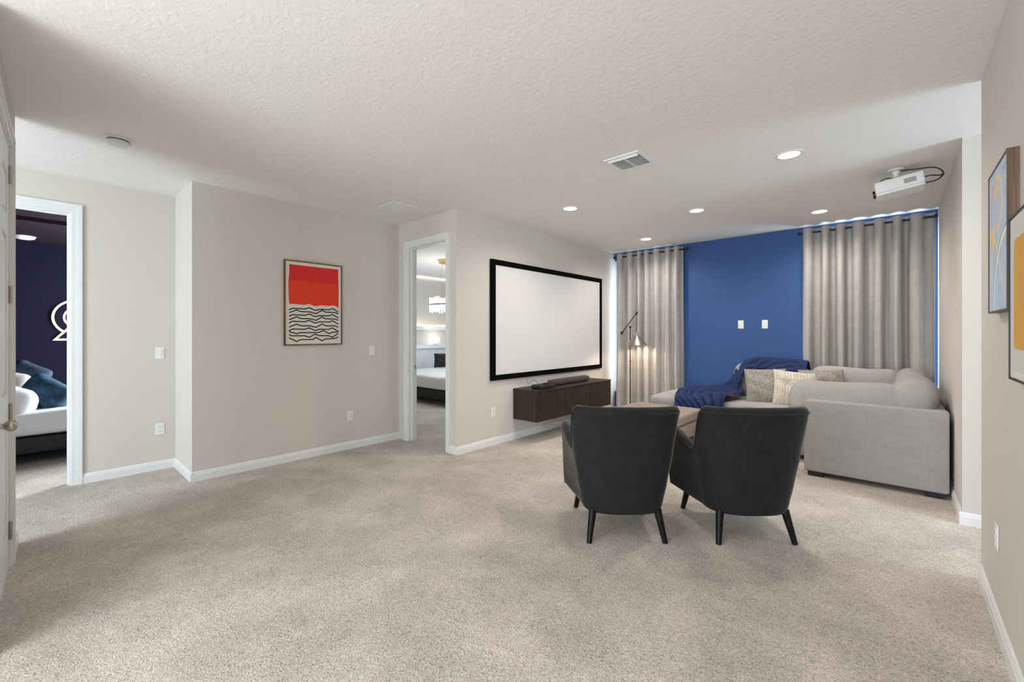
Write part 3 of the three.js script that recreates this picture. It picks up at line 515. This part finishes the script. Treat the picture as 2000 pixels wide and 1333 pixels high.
{ const o = thing('media_player', 'small black media box on the cabinet beside the soundbar', 'media box', [-3.37, 0.653, -4.36]);
  obj('body', [at(soft(0.16, 0.05, 0.30, 0.008, 6), 0, 0.027, 0)], mat.plastic, o); obj('foot', [bx(-0.06, 0.06, 0, 0.004, -0.12, 0.12)], mat.slot, o);
  obj('remote', [at(soft(0.045, 0.018, 0.14, 0.006, 4), 0.02, 0.061, -0.06)], mat.plastic, o);
  obj('cable', [tube([[-0.075, 0.02, 0.0], [-0.11, 0.05, -0.02], [-0.15, 0.10, 0.02], [-0.17, 0.05, 0.10], [-0.188, 0.13, 0.12]], 0.003, 24)], mat.slot, o); }

// ---------------------------------------------------------------- curtains on rods
function curtains(x0, x1, folds, sd, label, labelRod, rx0, rx1) {
  const zr = -6.655, yr = 2.655, top = 2.705, n = folds * 26, ph = [];
  let a = 0; for (let k = 0; k <= folds; k++) { ph.push(a); a += 0.7 + 0.6 * hash(k, sd, 3); } const tot = ph[folds];
  const phase = (u) => { const q = u * tot; let k = 0; while (k < folds - 1 && ph[k + 1] < q) k++; return k + clamp((q - ph[k]) / (ph[k + 1] - ph[k])); };
  const f = (u, v) => {
    const p = phase(u), k = Math.floor(p), y = lerp(top, 0.012, v), low = sst(0, 1, v), amp = (0.060 + 0.020 * (hash(k, sd, 5) - 0.5) + 0.008 * low);
    const s = Math.sin(p * Math.PI * 2 + 0.6 * low * (hash(k, sd, 6) - 0.5)), sq = Math.sign(s) * Math.pow(Math.abs(s), 0.55);
    const drift = 0.03 * low * (vnoise(u * folds, v * 2.2, 999, sd) - 0.5);
    return [lerp(x0, x1, u) + drift, y, zr + amp * sq + 0.012 * low * Math.sin(p * Math.PI * 5 + sd)];
  };
  const o = thing('curtain', label, 'curtain', [0, 0, 0]);
  obj('fabric', [inM(sheet(n, 40, f, 0.004), 2.4, 2.7)], mat.curtain, o);
  for (let k = 0; k < folds * 2; k++) { const u = (k + 0.5) / (folds * 2); }
  for (let k = 0; k < folds; k++) for (const h of [0, 0.5]) { const q = (k + h) , i = Math.min(folds - 1, Math.floor(q)), u = (ph[i] + (q - i) * (ph[i + 1] - ph[i])) / tot; if (u > 0.01) obj('grommet', [new THREE.TorusGeometry(0.022, 0.005, 8, 20).rotateY(H2).translate(lerp(x0, x1, u), yr, zr)], mat.brushed, o); }
  const r = thing('curtain_rod', labelRod, 'curtain rod', [0, 0, 0]);
  obj('rod', [rod([rx0, yr, zr], [rx1, yr, zr], 0.0125)], mat.blackMetal, r);
  for (const x of [rx0, rx1]) obj('finial', [new THREE.CylinderGeometry(0.02, 0.02, 0.03, 18).rotateZ(H2).translate(x, yr, zr)], mat.blackMetal, r);
  for (const x of [lerp(rx0, rx1, 0.03), lerp(rx0, rx1, 0.97)]) obj('bracket', [bx(x - 0.008, x + 0.008, yr - 0.03, yr + 0.02, WZ.back, WZ.back + 0.01), bx(x - 0.006, x + 0.006, yr - 0.008, yr + 0.004, WZ.back, zr)], mat.blackMetal, r);
}
curtains(-3.545, -2.435, 7, 3, 'light grey grommet curtain beside the screen wall behind the floor lamp', 'black curtain rod beside the screen wall', -3.60, -2.38);
curtains(-0.895, 0.325, 7, 8, 'light grey grommet curtain behind the sofa corner', 'black curtain rod above the sofa corner', -0.94, 0.33);

// ---------------------------------------------------------------- floor lamp
{ const o = thing('floor_lamp', 'slim black pharmacy floor lamp with brushed metal cone shade', 'floor lamp', [-3.15, 0, -6.33]);
  obj('base', [new THREE.LatheGeometry([[0.0001, 0.026], [0.03, 0.026], [0.11, 0.020], [0.13, 0.012], [0.13, 0], [0.0001, 0]].map((p) => new THREE.Vector2(...p)), 40)], mat.bronze, o);
  obj('pole', [rod([0, 0.02, 0], [0, 1.46, 0], 0.009), rod([0, 0.90, 0], [0, 0.93, 0], 0.013)], mat.bronze, o);
  obj('pivot', [new THREE.SphereGeometry(0.02, 18, 12).translate(0, 1.46, 0)], mat.bronze, o); obj('collar', [rod([0, 1.10, 0], [0, 1.16, 0], 0.018)], mat.bronze, o);
  obj('arm', [rod([-0.135, 1.375, 0.01], [0.115, 1.68, 0.01], 0.008)], mat.bronze, o);
  obj('counterweight', [rod([-0.155, 1.35, 0.01], [-0.125, 1.387, 0.01], 0.018)], mat.bronze, o); obj('arm_knob', [rod([0.10, 1.662, 0.01], [0.125, 1.692, 0.01], 0.017)], mat.bronze, o);
  obj('cord', [rod([0.118, 1.68, 0.01], [0.122, 1.37, 0.02], 0.0025)], mat.blackMetal, o);
  obj('shade_arm', [rod([0, 1.13, 0], [0.10, 1.26, 0.02], 0.006)], mat.bronze, o);
  const sh = new THREE.LatheGeometry([[0.022, 1.375], [0.024, 1.33], [0.03, 1.315], [0.155, 1.178], [0.151, 1.178], [0.026, 1.312], [0.018, 1.33], [0.018, 1.375]].map((p) => new THREE.Vector2(...p)), 40); sh.translate(0.122, 0, 0.02);
  obj('lamp_shade', [sh], mat.brushed, o);
  obj('bulb', [new THREE.SphereGeometry(0.03, 18, 12).translate(0.122, 1.235, 0.02)], glow(1, 0.82, 0.6, 2), o);
  const l = new THREE.PointLight(lin(1, 0.80, 0.58), 1.0); l.position.set(0.122, 1.235, 0.02); l.shadow.radius = 1.5; l.castShadow = true; o.add(l); }

// ---------------------------------------------------------------- sectional sofa
const SX = [-2.47, -1.57, -0.62, 0.325], SZF = -5.50, SZB = -6.56, SZN = -4.93;
{
  const o = thing('sectional_sofa', 'large light grey U-shaped sectional sofa in the corner', 'sofa', [0, 0, 0]);
  const base = (x0, x1, z0, z1) => obj('base', [at(soft(x1 - x0 - 0.006, 0.24, z1 - z0 - 0.006, 0.02, 6), (x0 + x1) / 2, 0.16, (z0 + z1) / 2)], mat.sofa, o);
  const seat = (x0, x1, z0, z1) => { const w = x1 - x0 - 0.008, d = z1 - z0 - 0.008; obj('seat_cushion', [at(soft(w, 0.25, d, 0.055, 14, (x, y, z) => [x, y > 0 ? y + 0.038 * (1 - (2 * x / w) ** 2) * (1 - (2 * z / d) ** 2) : y, z]), (x0 + x1) / 2, 0.405, (z0 + z1) / 2)], mat.sofa, o); };
  const ZM = -5.62;
  for (const [x0, x1, z0, z1] of [[SX[0], SX[1], SZB, SZF], [SX[1], SX[2], SZB, SZF], [SX[2], SX[3], SZB, ZM], [SX[2], SX[3], ZM, SZN - 0.14]]) base(x0, x1, z0, z1);
  seat(SX[0], SX[1], SZB, SZF); seat(SX[1], SX[2], SZB + 0.17, SZF); seat(SX[2], SX[3] - 0.17, SZB + 0.17, ZM); seat(SX[2], SX[3] - 0.17, ZM, SZN - 0.15);
  obj('back_rest', [at(soft(SX[3] - SX[1] - 0.004, 0.62, 0.16, 0.03, 8), (SX[1] + SX[3]) / 2, 0.40, SZB + 0.08)], mat.sofa, o);
  obj('back_rest', [at(soft(0.16, 0.62, SZN - SZB - 0.32, 0.03, 8), SX[3] - 0.08, 0.40, (SZN + SZB) / 2)], mat.sofa, o);
  obj('end_panel', [at(soft(SX[3] - SX[2] + 0.04, 0.675, 0.145, 0.022, 10), (SX[2] + SX[3]) / 2 - 0.02, 0.382, SZN - 0.0725)], mat.sofa, o);
  for (const [x, z] of [[SX[2] + 0.05, SZN - 0.07], [SX[3] - 0.09, SZN - 0.07], [SX[0] + 0.08, SZF - 0.08], [SX[1] - 0.08, SZF - 0.08], [SX[1] + 0.08, SZF - 0.08], [SX[2] - 0.08, SZF - 0.08], [SX[0] + 0.08, SZB + 0.08], [SX[3] - 0.09, SZB + 0.08]]) obj('foot', [bx(x - 0.06, x + 0.06, 0, 0.046, z - 0.05, z + 0.05)], mat.foot, o);
}
function boxCushion(label, w, h, t, pos, ry, rx, k) {
  const g = stuffed(w, h, t, k);
  const o = obj('back_cushion', [g], mat.sofa); o.rotation.order = 'YXZ'; o.position.set(...pos); o.rotation.set(rx, ry, 0); tag(o, label, 'cushion', 'loose sofa back cushions');
}
boxCushion('long grey cushion lying behind the sofa end panel', 0.90, 0.40, 0.23, [-0.375, 0.70, -5.22], 0.02, -0.45, 6);
boxCushion('plump grey cushion at the near end of the right-hand sofa back', 0.86, 0.46, 0.27, [0.12, 0.735, -5.47], -H2 - 0.03, -0.16, 1);
boxCushion('grey cushion tucked behind on the right-hand sofa back', 0.62, 0.46, 0.22, [0.10, 0.76, -6.10], -H2, -0.16, 2);
boxCushion('wide grey cushion in front of the long curtain', 0.84, 0.48, 0.22, [-0.36, 0.735, -6.27], 0, -0.18, 3);
boxCushion('grey cushion under the throw on the sofa back', 0.84, 0.48, 0.22, [-1.20, 0.735, -6.28], 0, -0.16, 4);

// ---------------------------------------------------------------- throw and scatter cushions
{
  // path of the middle line: [x, y, z], half width vector
  const K = [[[-0.80, 0.955, -6.30], [0.0, -0.01, 0.15]], [[-1.04, 0.975, -6.31], [0.0, -0.01, 0.16]], [[-1.30, 0.965, -6.30], [0.02, -0.02, 0.15]], [[-1.45, 0.92, -6.22], [0.06, 0.01, 0.13]], [[-1.515, 0.77, -6.14], [0.08, 0.0, 0.12]],
    [[-1.55, 0.63, -6.07], [0.12, 0, 0.10]], [[-1.65, 0.585, -5.93], [0.25, 0, 0.10]], [[-1.75, 0.590, -5.76], [0.32, 0, 0.07]], [[-1.80, 0.578, -5.58], [0.31, 0, 0.03]], [[-1.81, 0.52, -5.478], [0.30, 0, 0.01]], [[-1.81, 0.40, -5.462], [0.29, 0, 0]], [[-1.81, 0.30, -5.462], [0.28, 0, 0]]];
  const cA = new THREE.CatmullRomCurve3(K.map((k) => V(...k[0])), false, 'centripetal'), cB = new THREE.CatmullRomCurve3(K.map((k) => V(...k[1])), false, 'catmullrom');
  const pt = (u, v) => { const t = v, i = t * (K.length - 1), a = Math.floor(Math.min(i, K.length - 2)), f = i - a, c = V(...K[a][0]).lerp(V(...K[a + 1][0]), f), w = V(...K[a][1]).lerp(V(...K[a + 1][1]), f); return [c, w]; };
  const base = (u, v) => { const c = cA.getPoint(v), w = cB.getPoint(v), q_ = sst(0.34, 0.22, v), s = (u * 2 - 1) * (1 + 0.10 * (vnoise(v * 7, 3.3 + (u > 0.5 ? 5 : 0), 999, 90) - 0.5)); c.y += q_ * (0.012 - 0.10 * s * s); return c.addScaledVector(w, s); };
  const out = (v) => v < 0.25 ? V(0, 1, 0.1) : v < 0.5 ? V(-0.3, 0.5, 0.8) : v < 0.78 ? V(0, 1, 0.1) : V(0, 0.25, 1);
  const g = sheet(110, 230, (u, v) => {
    const e = 0.004, p = base(u, v), du = base(Math.min(1, u + e), v).sub(base(Math.max(0, u - e), v)), dv = base(u, Math.min(1, v + e)).sub(base(u, Math.max(0, v - e)));
    const n = dv.cross(du).normalize();
    const q = u * 7.5 + 3.0 * vnoise(v * 5, u * 2.0, 999, 91) + 1.2 * Math.sin(v * 11 + 2 * u), q2 = v * 9 + 4.2 * vnoise(u * 4, v * 7, 999, 94) + u * 3;
    const fold = Math.pow(Math.abs(Math.sin(q * Math.PI)), 0.7), cr = Math.pow(Math.abs(Math.sin(q2 * Math.PI)), 0.9);
    const d = 0.006 + 0.050 * fold * (0.3 + 1.1 * vnoise(u * 4, v * 9, 999, 92)) + 0.020 * cr * vnoise(u * 5, v * 14, 999, 95) + 0.008 * vnoise(u * 24, v * 56, 999, 93);
    return p.addScaledVector(n, d * (n.dot(out(v)) < 0 ? -1 : 1)).toArray();
  }, 0.006);
  tag(obj('throw_blanket', [inM(g, 0.6, 2.2)], mat.throw), 'dark navy knitted throw draped over the sofa back and seat', 'blanket');
}
const printArch = canvasTex(512, 512, (c, w, h) => {
  c.fillStyle = '#c2b9ab'; c.fillRect(0, 0, w, h); c.strokeStyle = '#e6e1d8'; c.lineWidth = 7;
  for (let i = 0; i < 3; i++) for (let j = 0; j < 3; j++) { const x = 90 + i * 166 + (j % 2 ? 0 : 0), y = 110 + j * 172; for (const r of [70, 48, 26]) { c.beginPath(); c.moveTo(x - r, y + 70); c.lineTo(x - r, y - 6); c.arc(x, y - 6, r, Math.PI, 0); c.lineTo(x + r, y + 70); c.stroke(); } }
});
cushion('scatter_cushion', 'grey shaggy cushion leaning beside the navy throw', 'cushion', mat.shag, 0.44, 0.44, 0.15, [-1.15, 0.73, -5.80], 0.25, -0.42, 0.05, 21);
{ const o = cushion('scatter_cushion', 'cream cushion with raised arch pattern on the sofa', 'cushion', M({ map: printArch, bumpMap: printArch, bumpScale: 0.004, roughness: 0.95 }), 0.44, 0.44, 0.14, [-0.86, 0.72, -5.80], 0.35, -0.45, -0.1, 22);
  const g = o.geometry, uv = g.attributes.uv; for (let i = 0; i < uv.count; i++) uv.setXY(i, uv.getX(i) / 0.44, uv.getY(i) / 0.44); }
cushion('scatter_cushion', 'grey shaggy cushion mostly hidden behind the long sofa cushion', 'cushion', mat.shag, 0.44, 0.44, 0.15, [-0.62, 0.735, -5.96], 0.3, -0.35, 0.04, 23);

// ---------------------------------------------------------------- ottoman
{ const x0 = -2.55, x1 = -1.72, z0 = -5.33, z1 = -4.52, o = thing('ottoman', 'beige upholstered ottoman with tapered wooden legs', 'ottoman', [(x0 + x1) / 2, 0, (z0 + z1) / 2]), w = x1 - x0, d = z1 - z0;
  obj('frame', [at(soft(w - 0.01, 0.165, d - 0.01, 0.018, 6), 0, 0.262, 0)], mat.ottoman, o);
  obj('seat_cushion', [at(soft(w, 0.115, d, 0.032, 12, (x, y, z) => [x, y > 0 ? y + 0.012 * (1 - (2 * x / w) ** 2) * (1 - (2 * z / d) ** 2) : y, z]), 0, 0.403, 0)], mat.ottoman, o);
  for (const a of [-1, 1]) for (const b of [-1, 1]) obj('leg', [rod([a * (w / 2 - 0.07), 0, b * (d / 2 - 0.07)], [a * (w / 2 - 0.10), 0.185, b * (d / 2 - 0.10)], 0.014, 0.026)], mat.oak, o); }

// ---------------------------------------------------------------- armchairs: local -z is the way they face
function armchair(label, pos, turn) {
  const o = thing('armchair', label, 'armchair', pos, turn, 'charcoal velvet armchairs');
  const kf = (tab, h) => { let i = 0; while (i < tab.length - 2 && h > tab[i + 1][0]) i++; const t = clamp((h - tab[i][0]) / (tab[i + 1][0] - tab[i][0])); return lerp(tab[i][1], tab[i + 1][1], t * t * (3 - 2 * t) * 0.4 + t * 0.6); };
  const Wt = [[0.17, 0.266], [0.24, 0.278], [0.36, 0.300], [0.55, 0.330], [0.75, 0.350], [0.92, 0.360]], Bt = [[0.17, 0.300], [0.24, 0.310], [0.40, 0.328], [0.60, 0.350], [0.92, 0.405]], Ft = [[0.17, -0.31], [0.30, -0.345], [0.60, -0.385], [0.92, -0.385]];
  // plan curve: q in [-1, 1]; |q| 1 front of the arm, 0 middle of the back; off = inward offset
  function plan(q, h, off) {
    const W = kf(Wt, h), B = kf(Bt, h), F = kf(Ft, h), R = 0.21, s = Math.sign(q) || 1, a = Math.abs(q), n = 2.7;
    let x, z, nx, nz;
    if (a < 0.62) { const t = a / 0.62 * H2, sn = Math.sin(t) ** (2 / n), cs = Math.cos(t) ** (2 / n); x = W * sn; z = B - R + R * cs; nx = sn ** (n - 1) / W; nz = cs ** (n - 1) / R; }
    else { const t = (a - 0.62) / 0.38; x = lerp(W, Math.max(W, 0.345), 0.85 * t); z = lerp(B - R, F, t); nx = 1; nz = 0; }
    const l = Math.hypot(nx, nz); return [s * (x - off * nx / l), z - off * nz / l];
  }
  const topH = (q) => { const a = Math.abs(q); return a < 0.53 ? 0.862 - 0.004 * (a / 0.53) ** 2 : a < 0.655 ? lerp(0.858, 0.572, sst(0.53, 0.655, a)) : lerp(0.572, 0.630, sst(0.655, 1.0, a)); };
  const NQ = 160, thick = (q) => lerp(0.085, 0.065, sst(0.5, 0.75, Math.abs(q))), bot = 0.185, inBot = 0.36;
  // outer cover
  const outer = grid(NQ, 22, (u, v) => { const q = u * 2 - 1, h = lerp(bot, topH(q) - 0.012, v), [x, z] = plan(q, h, v < 0.05 ? 0.006 * (1 - v / 0.05) : 0); return [x, h, z]; });
  obj('outer_shell', [inM(outer, 2.2, 0.7)], mat.velvet, o);
  // padded inside: from the outer rim over the roll down the inner face
  const inner = grid(NQ, 26, (u, v) => {
    const q = u * 2 - 1, th = thick(q), top = topH(q) - 0.012, r = th / 2;
    if (v < 0.45) { const a = v / 0.45 * Math.PI, h = top + Math.sin(a) * r * 0.95, [x, z] = plan(q, top, r - r * Math.cos(a) - 0.004 * Math.sin(a)); return [x, h, z]; }
    const t = (v - 0.45) / 0.55, h = lerp(top, inBot, t), [x, z] = plan(q, h, th + 0.02 * Math.sin(t * Math.PI)); return [x, h, z];
  });
  obj('inner_padding', [inM(inner, 2.2, 0.8)], mat.velvet, o);
  // arm fronts
  for (const s of [-1, 1]) { const rows = grid(8, 16, (u, v) => { const th = thick(1), top = topH(1) - 0.012, h = lerp(bot, top, v), [x, z] = plan(s, h, th * u); return [x, h + (v > 0.999 ? Math.sin(u * Math.PI) * th / 2 * 0.95 : 0), z - 0.014 * Math.sin(u * Math.PI)]; }); obj('arm_front', [inM(rows, 0.1, 0.45)], mat.velvet, o); }
  // piping along the rim of the outer cover
  const rim = []; for (let k = 0; k <= 140; k++) { const q = k / 140 * 2 - 1, h = topH(q) - 0.010, [x, z] = plan(q, h, -0.002); rim.push([x, h, z]); }
  obj('piping', [tube(rim, 0.0048, 300, 7)], mat.velvet, o);
  // underside, front rail, seat cushion, legs
  const sh = new THREE.Shape(); for (let k = 0; k <= 60; k++) { const [x, z] = plan(k / 30 - 1, bot, 0.014); k ? sh.lineTo(x, -z) : sh.moveTo(x, -z); } sh.closePath();
  obj('underside', [new THREE.ExtrudeGeometry(sh, { depth: 0.02, bevelEnabled: false }).rotateX(-H2).translate(0, bot, 0)], mat.foot, o);
  obj('front_rail', [at(soft(0.50, 0.18, 0.05, 0.02, 6), 0, 0.29, -0.305)], mat.velvet, o);
  obj('seat_cushion', [at(soft(0.53, 0.13, 0.60, 0.045, 12, (x, y, z) => [x, y > 0 ? y + 0.02 * (1 - (x / 0.265) ** 2) * (1 - (z / 0.30) ** 2) : y, z]), 0, 0.425, -0.065)], mat.velvet, o);
  for (const a of [-1, 1]) for (const b of [-1, 1]) obj('leg', [rod([a * 0.246, 0, b * 0.288], [a * 0.212, 0.20, b > 0 ? 0.235 : -0.255], 0.0165, 0.026, 20)], mat.leg, o);
  return o;
}
const yaw = THREE.MathUtils.degToRad(41.9);
armchair('charcoal velvet armchair standing in front of the media cabinet', [-1.485, 0, -2.77], yaw);
armchair('charcoal velvet armchair standing in front of the sofa end panel', [-0.857, 0, -3.31], yaw);

renderer.render(scene, camera);
